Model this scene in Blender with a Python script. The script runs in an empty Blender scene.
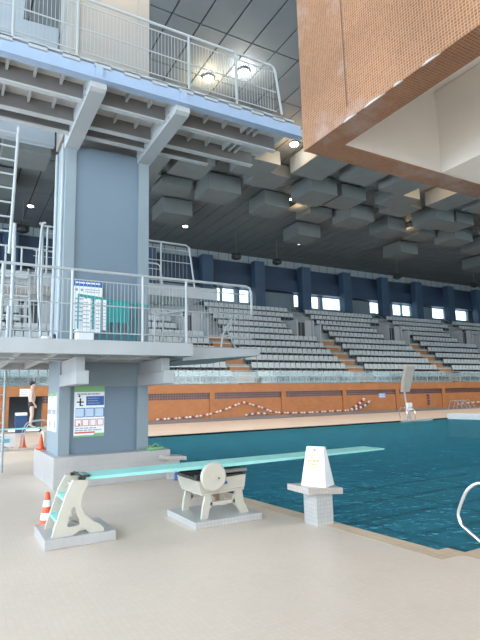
import bpy, bmesh, math, random
from mathutils import Vector, Matrix
random.seed(7)
sc = bpy.context.scene
COL = sc.collection
ORG = {}

# ------------------------------------------------------------------ geometry
class G:
    def __init__(s): s.bm = bmesh.new()
    def box(s, x0, y0, z0, x1, y1, z1, rot=0, tilt=None):
        r = bmesh.ops.create_cube(s.bm, size=1)
        vs = r['verts']; c = Vector(((x0+x1)/2, (y0+y1)/2, (z0+z1)/2))
        m = Matrix.Translation(c)
        if rot: m = m @ Matrix.Rotation(rot, 4, 'Z')
        if tilt: m = m @ Matrix.Rotation(tilt[1], 4, tilt[0])
        m = m @ Matrix.Diagonal((abs(x1-x0), abs(y1-y0), abs(z1-z0), 1))
        for v in vs: v.co = m @ v.co
        return s
    def prism(s, poly, axis, a0, a1):
        def P(p, a):
            if axis == 'y': return (p[0], a, p[1])
            if axis == 'x': return (a, p[0], p[1])
            return (p[0], p[1], a)
        A = [s.bm.verts.new(P(p, a0)) for p in poly]; B = [s.bm.verts.new(P(p, a1)) for p in poly]
        n = len(poly)
        s.bm.faces.new(A); s.bm.faces.new(B[::-1])
        for i in range(n): s.bm.faces.new((A[i], B[i], B[(i+1) % n], A[(i+1) % n]))
        return s
    def ringprism(s, outer, inner, axis, a0, a1):
        # a plate with a hole; outer and inner have the same number of points
        def P(p, a): return (p[0], a, p[1]) if axis == 'y' else ((a, p[0], p[1]) if axis == 'x' else (p[0], p[1], a))
        L = [[s.bm.verts.new(P(p, a)) for p in q] for q in (outer, inner) for a in (a0, a1)]
        n = len(outer)
        for i in range(n):
            j = (i+1) % n
            s.bm.faces.new((L[0][i], L[0][j], L[2][j], L[2][i])); s.bm.faces.new((L[1][i], L[3][i], L[3][j], L[1][j]))
            s.bm.faces.new((L[0][i], L[1][i], L[1][j], L[0][j])); s.bm.faces.new((L[2][i], L[2][j], L[3][j], L[3][i]))
        return s
    def tube(s, pts, r, seg=8):
        pts = [Vector(p) for p in pts]; rings = []
        n = len(pts); up = None
        for i, p in enumerate(pts):
            t = (pts[min(i+1, n-1)] - pts[max(i-1, 0)]).normalized()
            if up is None:
                up = Vector((0, 0, 1)) if abs(t.z) < .9 else Vector((1, 0, 0))
            a = t.cross(up); a = a.normalized() if a.length > 1e-6 else Vector((1, 0, 0))
            b = a.cross(t).normalized(); up = b
            rr = r[i] if isinstance(r, (list, tuple)) else r
            rings.append([s.bm.verts.new(p + (a*math.cos(2*math.pi*k/seg) + b*math.sin(2*math.pi*k/seg))*rr) for k in range(seg)])
        for i in range(n-1):
            for k in range(seg):
                s.bm.faces.new((rings[i][k], rings[i][(k+1) % seg], rings[i+1][(k+1) % seg], rings[i+1][k]))
        s.bm.faces.new(rings[0][::-1]); s.bm.faces.new(rings[-1])
        return s
    def lathe(s, prof, c, seg=20, axis='z'):
        c = Vector(c); rings = []
        for (r, h) in prof:
            ring = []
            for k in range(seg):
                a = 2*math.pi*k/seg; u, v = r*math.cos(a), r*math.sin(a)
                d = {'z': (u, v, h), 'y': (u, h, v), 'x': (h, u, v)}[axis]
                ring.append(s.bm.verts.new(c + Vector(d)))
            rings.append(ring)
        for i in range(len(rings)-1):
            for k in range(seg):
                s.bm.faces.new((rings[i][k], rings[i][(k+1) % seg], rings[i+1][(k+1) % seg], rings[i+1][k]))
        s.bm.faces.new(rings[0][::-1]); s.bm.faces.new(rings[-1])
        return s
    def bevel(s, w, seg=2):
        bmesh.ops.bevel(s.bm, geom=[e for e in s.bm.edges if len(e.link_faces) == 2 and e.calc_face_angle(0) > .5], offset=w, segments=seg, affect='EDGES', profile=.5)
        return s

def smooth_curve(pts, n=6):
    out = []; P = [Vector(p) for p in pts]; P = [P[0]*2-P[1]] + P + [P[-1]*2-P[-2]]
    for i in range(1, len(P)-2):
        for k in range(n):
            t = k/n; a, b, c, d = P[i-1:i+3]
            out.append(.5*((2*b)+(c-a)*t+(2*a-5*b+4*c-d)*t*t+(3*b-a-3*c+d)*t**3))
    out.append(P[-2]); return out

def finish(me, smooth):
    uv = me.uv_layers.new(name='UVMap')
    vs = me.vertices
    for p in me.polygons:
        n = p.normal; ax = max(range(3), key=lambda i: abs(n[i])); p.use_smooth = smooth
        for li in p.loop_indices:
            c = vs[me.loops[li].vertex_index].co
            uv.data[li].uv = (c.y, c.z) if ax == 0 else ((c.x, c.z) if ax == 1 else (c.x, c.y))

def obj(name, g, mat, parent=None, label=None, cat=None, group=None, kind=None, smooth=False):
    bmesh.ops.recalc_face_normals(g.bm, faces=g.bm.faces)
    me = bpy.data.meshes.new(name); g.bm.to_mesh(me); g.bm.free()
    finish(me, smooth)
    for m in (mat if isinstance(mat, (list, tuple)) else [mat]): me.materials.append(m)
    o = bpy.data.objects.new(name, me); COL.objects.link(o)
    if parent is not None:
        o.parent = parent; org = ORG[parent.name]
    elif kind == 'structure': org = Vector((0, 0, 0))
    else:
        xs = [v.co for v in me.vertices]
        org = Vector(((min(v.x for v in xs)+max(v.x for v in xs))/2, (min(v.y for v in xs)+max(v.y for v in xs))/2, min(v.z for v in xs)))
        o.location = org
    me.transform(Matrix.Translation(-org)); ORG[o.name] = org
    tag(o, label, cat, group, kind); return o

def tag(o, label=None, cat=None, group=None, kind=None):
    for k, v in (('label', label), ('category', cat), ('group', group), ('kind', kind)):
        if v: o[k] = v
    return o

def thing(name, label, cat, loc, group=None):
    o = bpy.data.objects.new(name, None); COL.objects.link(o); o.empty_display_size = .1
    o.location = loc; ORG[o.name] = Vector(loc)
    return tag(o, label, cat, group)

def dup(root, off, label=None, group=None):
    def cp(o, parent):
        c = o.copy(); COL.objects.link(c)
        if parent: c.parent = parent
        for ch in o.children: cp(ch, c)
        return c
    r = cp(root, None); r.location = root.location + Vector(off)
    ORG[r.name] = r.location.copy()
    if label: r['label'] = label
    if group: r['group'] = group
    return r

# ------------------------------------------------------------------ materials
def mat(name, col, rough=.5, metal=0, var=0, vscale=3, spec=None):
    m = bpy.data.materials.new(name); m.use_nodes = True; nt = m.node_tree; b = nt.nodes['Principled BSDF']
    b.inputs['Base Color'].default_value = (*col, 1); b.inputs['Roughness'].default_value = rough; b.inputs['Metallic'].default_value = metal
    if spec is not None: b.inputs['Specular IOR Level'].default_value = spec
    tc = nt.nodes.new('ShaderNodeTexCoord'); n = nt.nodes.new('ShaderNodeTexNoise'); n.inputs['Scale'].default_value = vscale; n.inputs['Detail'].default_value = 5
    r = nt.nodes.new('ShaderNodeValToRGB'); v = var or .03
    r.color_ramp.elements[0].position = .3; r.color_ramp.elements[1].position = .7
    r.color_ramp.elements[0].color = (*[c*(1-v) for c in col], 1); r.color_ramp.elements[1].color = (*[min(1, c*(1+v)) for c in col], 1)
    nt.links.new(tc.outputs['Object'], n.inputs['Vector']); nt.links.new(n.outputs['Fac'], r.inputs['Fac']); nt.links.new(r.outputs['Color'], b.inputs['Base Color'])
    return m

def tiles(name, c1, c2, mortar, w, h, ms, rough=.35, offset=0, stain=None, bump=0, noise_amt=.15, nscale=1.2):
    m = bpy.data.materials.new(name); m.use_nodes = True; nt = m.node_tree; b = nt.nodes['Principled BSDF']; L = nt.links.new
    uv = nt.nodes.new('ShaderNodeUVMap'); br = nt.nodes.new('ShaderNodeTexBrick')
    br.offset = offset; br.squash = 1
    br.inputs['Color1'].default_value = (*c1, 1); br.inputs['Color2'].default_value = (*c2, 1); br.inputs['Mortar'].default_value = (*mortar, 1)
    br.inputs['Scale'].default_value = 1; br.inputs['Brick Width'].default_value = w; br.inputs['Row Height'].default_value = h
    br.inputs['Mortar Size'].default_value = ms; br.inputs['Mortar Smooth'].default_value = .3
    L(uv.outputs['UV'], br.inputs['Vector'])
    n = nt.nodes.new('ShaderNodeTexNoise'); n.inputs['Scale'].default_value = nscale; n.inputs['Detail'].default_value = 6
    tc = nt.nodes.new('ShaderNodeTexCoord'); L(tc.outputs['Object'], n.inputs['Vector'])
    mr = nt.nodes.new('ShaderNodeMapRange'); mr.inputs['From Min'].default_value = .25; mr.inputs['From Max'].default_value = .75
    mr.inputs['To Min'].default_value = 1-noise_amt; mr.inputs['To Max'].default_value = 1+noise_amt*.5; L(n.outputs['Fac'], mr.inputs['Value'])
    mx = nt.nodes.new('ShaderNodeMix'); mx.data_type = 'RGBA'; mx.blend_type = 'MULTIPLY'; mx.inputs['Factor'].default_value = 1
    L(br.outputs['Color'], mx.inputs['A']); L(mr.outputs['Result'], mx.inputs['B'])
    out = mx.outputs['Result']
    if stain:
        n2 = nt.nodes.new('ShaderNodeTexNoise'); n2.inputs['Scale'].default_value = stain[1]; n2.inputs['Detail'].default_value = 8; n2.inputs['Roughness'].default_value = .7; L(tc.outputs['Object'], n2.inputs['Vector'])
        m2 = nt.nodes.new('ShaderNodeMapRange'); m2.inputs['From Min'].default_value = stain[2]; m2.inputs['From Max'].default_value = stain[3]; m2.inputs['To Max'].default_value = stain[4]; L(n2.outputs['Fac'], m2.inputs['Value'])
        mz = nt.nodes.new('ShaderNodeMix'); mz.data_type = 'RGBA'; L(m2.outputs['Result'], mz.inputs['Factor']); L(out, mz.inputs['A']); mz.inputs['B'].default_value = (*stain[0], 1); out = mz.outputs['Result']
    L(out, b.inputs['Base Color']); b.inputs['Roughness'].default_value = rough
    if bump:
        bp = nt.nodes.new('ShaderNodeBump'); bp.inputs['Strength'].default_value = bump; bp.inputs['Distance'].default_value = .01; bp.invert = True
        L(br.outputs['Fac'], bp.inputs['Height']); L(bp.outputs['Normal'], b.inputs['Normal'])
    return m

def emis(name, col, s):
    m = bpy.data.materials.new(name); m.use_nodes = True; nt = m.node_tree; b = nt.nodes['Principled BSDF']
    b.inputs['Base Color'].default_value = (*col, 1); b.inputs['Emission Color'].default_value = (*col, 1); b.inputs['Emission Strength'].default_value = s
    return m

DECK = tiles('deck_tiles', (.75, .605, .50), (.78, .635, .53), (.72, .58, .475), .05, .05, .003, .4, noise_amt=.10, nscale=.5, stain=((.60, .50, .42), 1.1, .55, .8, .45))
COPE = tiles('coping_tiles', (.66, .48, .33), (.70, .53, .38), (.52, .40, .29), .12, .25, .006, .4)
POOLT = tiles('pool_tiles', (.22, .66, .84), (.24, .68, .85), (.26, .70, .86), .25, .25, .012, .4)
LANE = mat('lane_line', (.01, .03, .07), .5)
WTILE = tiles('grey_white_tiles', (.45, .425, .415), (.47, .445, .435), (.42, .40, .39), .2, .2, .005, .3)
STILE = tiles('small_white_tiles', (.50, .48, .465), (.54, .52, .50), (.42, .405, .40), .05, .05, .004, .3)
BEIGE = tiles('beige_tiles', (.55, .47, .43), (.6, .52, .47), (.45, .4, .37), .05, .05, .004, .35)
ORANGE = tiles('orange_mosaic', (.225, .083, .026), (.29, .118, .042), (.34, .21, .14), .025, .025, .0035, .25, stain=((.36, .26, .23), 1.8, .52, .70, .8), bump=.3, noise_amt=.22)
BRICKW = tiles('orange_wall', (.40, .15, .045), (.45, .17, .055), (.34, .14, .06), .3, .1, .006, .45)
LATT = tiles('dark_glass_grid', (.05, .016, .022), (.10, .03, .035), (.24, .13, .11), .2, .16, .025, .3)
GREYBASE = mat('grey_wall_base', (.20, .17, .17), .6)
BLUEPAINT = mat('grey_blue_paint', (.25, .30, .335), .55, var=.05, vscale=.8)
PANELBLUE = mat('blue_panel_paint', (.165, .22, .275), .5, var=.05, vscale=.8)
CONC = mat('painted_concrete', (.42, .43, .44), .6, var=.06, vscale=1.5)
FASC = mat('pale_blue_fascia', (.34, .43, .58), .45, var=.04)
STEEL = mat('painted_steel', (.50, .51, .51), .5, var=.05)
BEAMW = mat('beam_web', (.20, .19, .185), .6, var=.08)
SLABU = mat('deck_underside', (.62, .60, .58), .7, var=.1)
RAIL = mat('rail_paint', (.42, .44, .45), .35)
RAILG = mat('far_rail_metal', (.36, .40, .42), .4)
CEIL = mat('ceiling_panel', (.135, .152, .16), .7, var=.08, vscale=.7)
CEILGAP = mat('ceiling_gap', (.02, .022, .025), .8)
BAFF = mat('grey_box_panel', (.145, .16, .16), .7, var=.06, vscale=1)
PLAST = mat('ceiling_edge_tiles', (.28, .32, .34), .6)
WHITEP = mat('recess_plaster', (.74, .70, .64), .7, var=.05, vscale=2)
CREAM = mat('cream_fibreglass', (.56, .51, .43), .4)
TEAL = mat('mint_board', (.33, .72, .66), .5)
DARKM = mat('dark_metal', (.05, .055, .05), .45, .6)
GREYM = mat('grey_metal', (.25, .25, .25), .4, .5)
CHROME = mat('chrome', (.85, .87, .9), .12, 1)
WHITE = mat('white_plastic', (.86, .86, .88), .4)
OCOL = mat('cone_orange', (.80, .12, .035), .5)
SEATM = mat('seat_plastic', (.54, .57, .58), .45)
SEATU = mat('seat_bracket_shade', (.05, .06, .07), .6)  # near-black colour stands in for the shadow under each seat
TERR = mat('terrace_concrete', (.32, .35, .36), .8, var=.08)
BROWN = mat('brown_step', (.42, .19, .08), .6, var=.1)
STEPT = mat('step_top', (.62, .54, .46), .6)
NAVY = mat('navy_wall', (.03, .055, .10), .55, var=.15, vscale=.5)
PALEB = mat('pale_blue_wall', (.17, .22, .26), .55, var=.12, vscale=.4)
COLB = mat('column_blue', (.04, .08, .135), .5, var=.15, vscale=.5)
BLUE = mat('blue_plastic', (.03, .12, .38), .5)
TEALP = mat('teal_panel', (.02, .30, .30), .45)
GOLD = mat('gold_lettering', (.50, .38, .12), .5)
GREEN = mat('green_print', (.22, .46, .20), .5)
RED = mat('red_print', (.60, .10, .09), .5)
GREYT = mat('grey_lettering', (.35, .37, .42), .5)
SKIN = mat('skin', (.72, .47, .37), .5)
BLACK = mat('black_cloth', (.02, .02, .025), .6)
HAIR = mat('dark_hair', (.02, .014, .01), .6)
LAVW = mat('hall_wall', (.45, .46, .46), .7, var=.05)
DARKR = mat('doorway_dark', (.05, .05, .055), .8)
LAMPW = emis('lamp_cool', (1, .98, .94), 60)
LAMPY = emis('lamp_warm', (1, .80, .42), 60)
LAMPS = emis('lamp_small', (1, .95, .85), 14)
PANE = emis('bright_pane', (.75, .93, 1), .0)

# glass for the front stand railing and the windows
def glass(name, tint, alpha):
    m = bpy.data.materials.new(name); m.use_nodes = True; nt = m.node_tree; nt.nodes.remove(nt.nodes['Principled BSDF']); L = nt.links.new
    t = nt.nodes.new('ShaderNodeBsdfTransparent'); t.inputs['Color'].default_value = (*tint, 1)
    g = nt.nodes.new('ShaderNodeBsdfGlossy'); g.inputs['Roughness'].default_value = .08
    d = nt.nodes.new('ShaderNodeBsdfDiffuse'); d.inputs['Color'].default_value = (*[c*.7 for c in tint], 1)
    m1 = nt.nodes.new('ShaderNodeMixShader'); m1.inputs['Fac'].default_value = alpha; L(t.outputs[0], m1.inputs[1]); L(d.outputs[0], m1.inputs[2])
    m2 = nt.nodes.new('ShaderNodeMixShader'); m2.inputs['Fac'].default_value = .06; L(m1.outputs[0], m2.inputs[1]); L(g.outputs[0], m2.inputs[2])
    L(m2.outputs[0], nt.nodes['Material Output'].inputs['Surface']); return m
GLASS = glass('rail_glass', (.80, .90, .92), .16)
WGLASS = glass('window_glass', (.92, .97, 1), .03)

def water():
    m = bpy.data.materials.new('pool_water'); m.use_nodes = True; nt = m.node_tree; nt.nodes.remove(nt.nodes['Principled BSDF']); L = nt.links.new; N = nt.nodes.new
    tc = N('ShaderNodeTexCoord')
    mp = N('ShaderNodeMapping'); mp.inputs['Scale'].default_value = (.75, 1.25, 1); L(tc.outputs['Object'], mp.inputs['Vector'])
    n1 = N('ShaderNodeTexNoise'); n1.inputs['Scale'].default_value = 1.6; n1.inputs['Detail'].default_value = 3; n1.inputs['Distortion'].default_value = .6; L(mp.outputs[0], n1.inputs['Vector'])
    n2 = N('ShaderNodeTexNoise'); n2.inputs['Scale'].default_value = 5.5; n2.inputs['Detail'].default_value = 2; L(mp.outputs[0], n2.inputs['Vector'])
    a = N('ShaderNodeMath'); a.operation = 'MULTIPLY_ADD'; L(n2.outputs['Fac'], a.inputs[0]); a.inputs[1].default_value = .5; L(n1.outputs['Fac'], a.inputs[2])
    bp = N('ShaderNodeBump'); bp.inputs['Strength'].default_value = 1; bp.inputs['Distance'].default_value = .32; L(a.outputs[0], bp.inputs['Height'])
    t = N('ShaderNodeBsdfTransparent'); t.inputs['Color'].default_value = (.62, .90, .97, 1)
    r = N('ShaderNodeBsdfRefraction'); r.inputs['Color'].default_value = (.62, .90, .97, 1); r.inputs['IOR'].default_value = 1.33; r.inputs['Roughness'].default_value = .02; L(bp.outputs[0], r.inputs['Normal'])
    g = N('ShaderNodeBsdfGlossy'); g.inputs['Roughness'].default_value = .04; L(bp.outputs[0], g.inputs['Normal'])
    m0 = N('ShaderNodeMixShader'); m0.inputs['Fac'].default_value = .75; L(t.outputs[0], m0.inputs[1]); L(r.outputs[0], m0.inputs[2])
    d = N('ShaderNodeBsdfDiffuse'); d.inputs['Color'].default_value = (.12, .50, .66, 1); L(bp.outputs[0], d.inputs['Normal'])
    m1 = N('ShaderNodeMixShader'); m1.inputs['Fac'].default_value = .3; L(m0.outputs[0], m1.inputs[1]); L(d.outputs[0], m1.inputs[2])
    f = N('ShaderNodeFresnel'); f.inputs['IOR'].default_value = 1.42; L(bp.outputs[0], f.inputs['Normal'])
    ge = N('ShaderNodeNewGeometry'); inv = N('ShaderNodeMath'); inv.operation = 'SUBTRACT'; inv.inputs[0].default_value = 1; L(ge.outputs['Backfacing'], inv.inputs[1])
    ml = N('ShaderNodeMath'); ml.operation = 'MULTIPLY'; L(f.outputs[0], ml.inputs[0]); L(inv.outputs[0], ml.inputs[1])
    m2 = N('ShaderNodeMixShader'); L(ml.outputs[0], m2.inputs['Fac']); L(m1.outputs[0], m2.inputs[1]); L(g.outputs[0], m2.inputs[2])
    L(m2.outputs[0], nt.nodes['Material Output'].inputs['Surface']); return m
WATER = water()

S = dict(kind='structure')
CZ = 17.3
# ------------------------------------------------------------------ the hall
X0, X1, Y0, Y1 = -12, 78, -9, 47
PE = [(4.25, 22.5), (4.33, 7.7), (4.56, 4.1), (4.57, 3.89), (4.71, 3.88), (4.73, 3.68), (60, 3.66)]     # pool rim
def rim(off):   # the same line moved onto the deck
    return [(4.25-off, 22.5), (4.33-off, 7.7), (4.56-off, 4.1-off*.2), (4.57-off, 3.89-off), (4.60, 3.88-off), (4.73-off*.3, 3.68-off), (60, 3.66-off)]
R2 = rim(.24)
g = G()
bm = g.bm
def slab(poly, z0, z1): g.prism(poly, 'z', z0, z1)
slab([(X0, 22.5), (X0, Y0), (X1, Y0), (X1, 3.42)] + [p for p in R2[::-1]][0:1] + R2[::-1][1:] , -.3, 0)
g.box(X0, 22.5, -.3, X1, 33.3, 0); g.box(60, 3.4, -.3, X1, 22.5, 0)
obj('floor', g, DECK, **S)
g = G(); slab(PE + R2[::-1], -.3, .002); obj('trim_1', g, COPE, **S)
g = G(); g.box(4.0, 22.5, -.02, 60, 22.8, .006); obj('trim_2', g, BEIGE, **S)
g = G(); ZB = -3.2
g.box(4.0, 3.3, ZB-.2, 60.2, 22.7, ZB)
g.box(4.0, 22.5, ZB, 60, 22.7, -.02); g.box(60, 3.5, ZB, 60.2, 22.5, -.3)
g.prism(PE + [(60, 3.4), (4.6, 3.3), (4.0, 3.8), (4.0, 22.5)], 'z', ZB, -.3)
obj('floor_pool_basin', g, POOLT, **S)
g = G()
for yy in (5.6, 7.9, 10.4, 12.9, 15.4, 17.9, 20.4): g.box(5.2, yy-.17, ZB, 27, yy+.17, ZB+.012)
for xx in (9, 14, 19, 24): g.box(xx-.12, 4.2, ZB, xx+.12, 21.8, ZB+.008)
obj('trim_3', g, LANE, **S)
g = G(); bm = g.bm
f = bm.faces.new([bm.verts.new((x, y, -.07)) for x, y in PE + [(60, 22.5)]])
obj('pool_water', g, WATER, label='blue green rippled water filling the diving pool', cat='water', kind='stuff')
g = G(); g.box(28.3, 3.7, -1.2, 29.4, 22.45, .26); bk = obj('pool_bulkhead', g, WHITE, label='long white movable bulkhead across the far end of the pool', cat='bulkhead')

# ceiling of panels with dark joints
g = G(); g.box(X0, Y0, CZ+.05, X1, Y1+.3, CZ+.3); obj('ceiling', g, CEILGAP, **S)
g = G()
x = 7.0-1.27*15
while x < X1:
    y = 17.2-3.1*9
    while y < Y1:
        xa, xb, ya, yb = max(x+.035, X0), min(x+1.235, X1), max(y+.035, Y0), min(y+3.065, Y1)
        if xb > xa and yb > ya: g.box(xa, ya, CZ, xb, yb, CZ+.06)
        y += 3.1
    x += 1.27
obj('ceiling_panels', g, CEIL, **S)
g = G(); g.box(X0, 46.8, 16.5, X1, 47, CZ); 
obj('trim_4', g, PLAST, **S)
g = G()
x = X0
while x < X1: g.box(x, 46.79, 16.5, x+.06, 46.8, CZ); x += 1.25
obj('trim_5', g, NAVY, **S)

# far wall above the stand with its windows
wins = [(24.1, 24.6), (24.75, 26.3), (26.9, 28.2), (34.2, 35.0), (36.5, 38.0), (38.5, 41.4), (46.2, 47.9), (50.3, 52.0), (52.1, 53.8), (58.0, 60.7), (62.9, 65.7)]
WZ0, WZ1 = 12.0, 13.45
g = G(); g.box(X0, 47, 13.45, X1, 47.4, CZ)
g.box(X0, 46.1, 13.5, X1, 47, 14.9)
obj('wall_far_upper', g, NAVY, **S)
g = G(); g.box(X0, 47, 10.6, X1, 47.4, WZ0)
px = X0
for a, b in wins:
    g.box(px, 47, WZ0, a, 47.4, WZ1); px = b
g.box(px, 47, WZ0, X1, 47.4, WZ1)
obj('wall_far', g, PALEB, **S)
for i, (a, b) in enumerate(wins):
    g = G(); g.box(a, 47.3, WZ0, b, 47.32, WZ1); w = obj('window_%d' % (i+1), g, WGLASS, **S)
    f = G(); f.box(a, 47.2, WZ0, a+.06, 47.3, WZ1); f.box(b-.06, 47.2, WZ0, b, 47.3, WZ1); f.box(a, 47.2, WZ0, b, 47.3, WZ0+.06)
    obj('window_frame', f, RAIL, w)
cx = [-2.5, 3.6, 9.8, 16.0, 22.2, 28.5, 34.8, 41.0, 47.3, 53.5, 60, 66.2, 72.5]
for i, c in enumerate(cx):
    g = G(); g.box(c-.62, 45.2, 10.9, c+.62, 46.09, 16.4).bevel(.03, 1)
    ords = ['leftmost', 'second', 'third', 'fourth', 'fifth', 'sixth', 'seventh', 'eighth', 'ninth', 'tenth', 'eleventh', 'twelfth', 'rightmost']
    obj('blue_column', g, COLB, label='dark blue square column above the stand, %s from the left' % ords[i], cat='column', group='blue columns along the top of the stand')
# front wall of the stand: top band, glazed strip, recessed bays, pilasters and a doorway at the left
g = G(); g.box(X0, 33, 2.05, X1, 33.6, 2.65)
g.box(X0, 33.12, .22, 2.95, 33.6, 2.05); g.box(4.85, 33.12, .22, X1, 33.6, 1.6)
for p in [-4.5, 9.9, 16.4, 22.65, 28.9, 35.15, 41.4, 47.65, 53.9, 60.1, 66.4]: g.box(p-.2, 33.02, .22, p+.2, 33.12, 2.05)
obj('wall_stand_front', g, BRICKW, **S)
g = G(); g.box(4.85, 33.16, 1.6, X1, 33.5, 2.05); obj('window_12', g, LATT, **S)
g = G(); g.box(X0, 32.95, 0, 2.95, 33.6, .24); g.box(4.85, 32.95, 0, X1, 33.6, .24); obj('baseboard_far', g, GREYBASE, **S)
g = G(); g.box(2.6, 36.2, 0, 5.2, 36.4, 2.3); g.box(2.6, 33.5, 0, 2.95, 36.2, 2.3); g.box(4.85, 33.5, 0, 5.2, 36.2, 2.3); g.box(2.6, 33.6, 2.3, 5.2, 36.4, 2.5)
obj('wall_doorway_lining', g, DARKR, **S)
# side and rear walls, the left and rear ones glazed
g = G()
g.box(X0-.3, Y0, 0, X0, Y1, .8); g.box(X0-.3, Y0, 12.5, X0, Y1, CZ)
for yy in range(-9, 48, 7): g.box(X0-.3, yy, .8, X0, yy+.6, 12.5)
obj('wall_left', g, LAVW, **S)
g = G(); g.box(X1, Y0, 0, X1+.3, Y1, CZ); obj('wall_right', g, LAVW, **S)
g = G()
g.box(X0, Y0-.3, 0, X1, Y0, .5); g.box(X0, Y0-.3, 12, X1, Y0, CZ)
for xx in range(-12, 78, 7): g.box(xx, Y0-.3, .5, xx+.6, Y0, 12)
obj('wall_rear', g, LAVW, **S)
g = G(); g.box(X0-.16, Y0, .8, X0-.14, Y1, 12.5); obj('window_13', g, WGLASS, **S)
g = G(); g.box(X0, Y0-.16, .5, X1, Y0-.14, 12); obj('window_14', g, WGLASS, **S)

# ------------------------------------------------------------------ the stand
NR, DY, DZ, SY, SZ = 11, .98, .74, 34.0, 2.9
gs = thing('grandstand', 'long stepped concrete stand rising behind the orange wall', 'grandstand', (30, 33.6, 0))
poly = [(33.61, 0), (33.61, 2.6), (SY, 2.6)]
for i in range(NR):
    poly += [(SY+DY*i, SZ+DZ*i), (SY+DY*(i+1), SZ+DZ*i)]
poly += [(SY+DY*NR, 10.9), (46.99, 10.9), (46.99, 0)]
poly_l = [(y, z) for y, z in poly]
g = G(); g.prism(poly_l, 'x', 5.25, X1-.02); g.prism([(36.5, 0)]+[(y, z) for y, z in poly_l[3:]][5:], 'x', X0, 5.25) if False else None
g.prism([(33.61, 2.52), (33.61, 2.6), (SY, 2.6)] + poly_l[3:-1] + [(46.99, 2.52)], 'x', X0+.02, 5.25)
obj('terrace', g, TERR, gs)
aisles = [-4.9, 7.6, 20.1, 32.5, 45.0, 57.5]
vom = [a-2.0 for a in aisles]
for v in vom[1:]:
    yf, zf = SY+DY*6, SZ+DZ*6
    g = G()
    g.box(v-1.25, yf, zf, v-1.1, yf+2.9, zf+1.85); g.box(v+.75, yf, zf, v+.9, yf+2.9, zf+1.85)
    g.box(v-1.1, yf+2.7, zf, v+.75, yf+2.9, zf+1.85)
    g.box(v+.9, yf-.9, zf-.74, v+1.05, yf+2.9, zf+1.3)
    e = obj('stairwell', g, CONC, gs)
    g = G(); g.box(v-1.1, yf+.25, zf, v-.1, yf+.4, zf+1.6); obj('doorway', g, DARKR, e)
    g = G(); g.box(v-.1, yf+.25, zf, v+.75, yf+.4, zf+1.85); obj('side_wall', g, CONC, e)
    g = G(); g.box(v-.62, yf+.22, zf, v-.57, yf+.25, zf+1.6); obj('door_mullion', g, RAILG, e)
# front railing with glass
fr = thing('stand_railing', 'steel and glass railing along the front edge of the stand', 'railing', (30, 33.25, 2.65))
x = 5.9-1.6*6
while x < 74:
    g = G(); g.box(x-.025, 33.22, 2.65, x+.025, 33.27, 3.68); obj('post', g, RAILG, fr); x += 1.6
g = G(); g.tube([(-4, 33.245, 3.68), (74, 33.245, 3.68)], .03, 6); obj('top_rail', g, RAILG, fr)
g = G(); g.tube([(-4, 33.245, 3.2), (74, 33.245, 3.2)], .015, 6); obj('mid_rail', g, RAILG, fr)
g = G(); g.box(-4, 33.23, 2.72, 74, 33.24, 3.6); obj('glass_panel', g, GLASS, fr)
# aisle stairs
an = ['far left', 'left', 'second from left', 'middle', 'second from right', 'right']
an = {7.6: 'first', 20.1: 'second', 32.5: 'third', 45.0: 'fourth', 57.5: 'fifth', -4.9: 'leftmost'}
for a in aisles[1:]:
    t = thing('aisle_stairs', 'brown block stairs climbing the stand, %s flight from the left' % an[a], 'stairs', (a, SY, 2.6), 'brown stair flights on the stand')
    for i in range(0, 7):
        zt = SZ+DZ*i; zl = 2.6 if i == 0 else SZ+DZ*(i-1)
        g = G(); g.box(a-.9, max(33.63, SY+DY*i-.5), zl+.001, a+.9, SY+DY*i-.002, zl+(zt-zl)*.62); s_ = obj('step', g, BROWN, t)
        g = G(); g.box(a-.95, max(33.62, SY+DY*i-.52), zl+(zt-zl)*.62, a+.95, SY+DY*i-.002, zl+(zt-zl)*.62+.06); obj('step_tread', g, STEPT, s_)
for a in aisles[3:6]:
    g = G()
    p = [(a-.5, SY+DY*7, SZ+DZ*7), (a-.5, SY+DY*7, SZ+DZ*7+1.0), (a-.5, SY+DY*10.9, SZ+DZ*10.5+.9), (a-.5, SY+DY*10.9, SZ+DZ*10)]
    g.tube(p, .03, 6); obj('aisle_handrail', g, RAILG, label='thin sloping handrail beside the top of the %s aisle of the stand' % an[a], cat='handrail', group='upper aisle handrails')

# seats: shell of curved pan and back, bracket under it coloured dark as the shadow below the pan
def seat_mesh():
    g = G()
    prof = [(-.20, .40), (-.19, .44), (.10, .42), (.16, .50), (.21, .88), (.245, .88), (.205, .46), (.15, .37), (-.16, .38)]
    g.prism(prof, 'x', -.245, .245)
    return g
def seat_proto():
    g = seat_mesh()
    bmesh.ops.recalc_face_normals(g.bm, faces=g.bm.faces)
    me = bpy.data.meshes.new('stadium_seat'); g.bm.to_mesh(me); 
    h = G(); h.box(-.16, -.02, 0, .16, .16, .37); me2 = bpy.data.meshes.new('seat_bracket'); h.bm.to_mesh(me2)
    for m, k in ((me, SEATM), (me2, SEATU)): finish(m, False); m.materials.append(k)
    return me, me2
seat_me, brk_me = seat_proto()
spots = []
for i in range(NR):
    y, z = SY+DY*i+.35, SZ+DZ*i
    x = -3.0
    bounds = sorted(aisles)
    for k in range(len(bounds)+0):
        a0 = bounds[k]+1.05
        a1 = (bounds[k+1]-1.05) if k+1 < len(bounds) else 72
        n = int((a1-a0)/.56)
        for j in range(n):
            xx = a0+.28+.56*j+((a1-a0)-n*.56)/2
            if 6 <= i <= 8 and any(v-1.45 < xx < v+1.35 for v in vom[1:]): continue
            spots.append((xx, y, z, i, k, j))
cam0 = Vector((0, 0, 1.65))
inview = []
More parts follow.
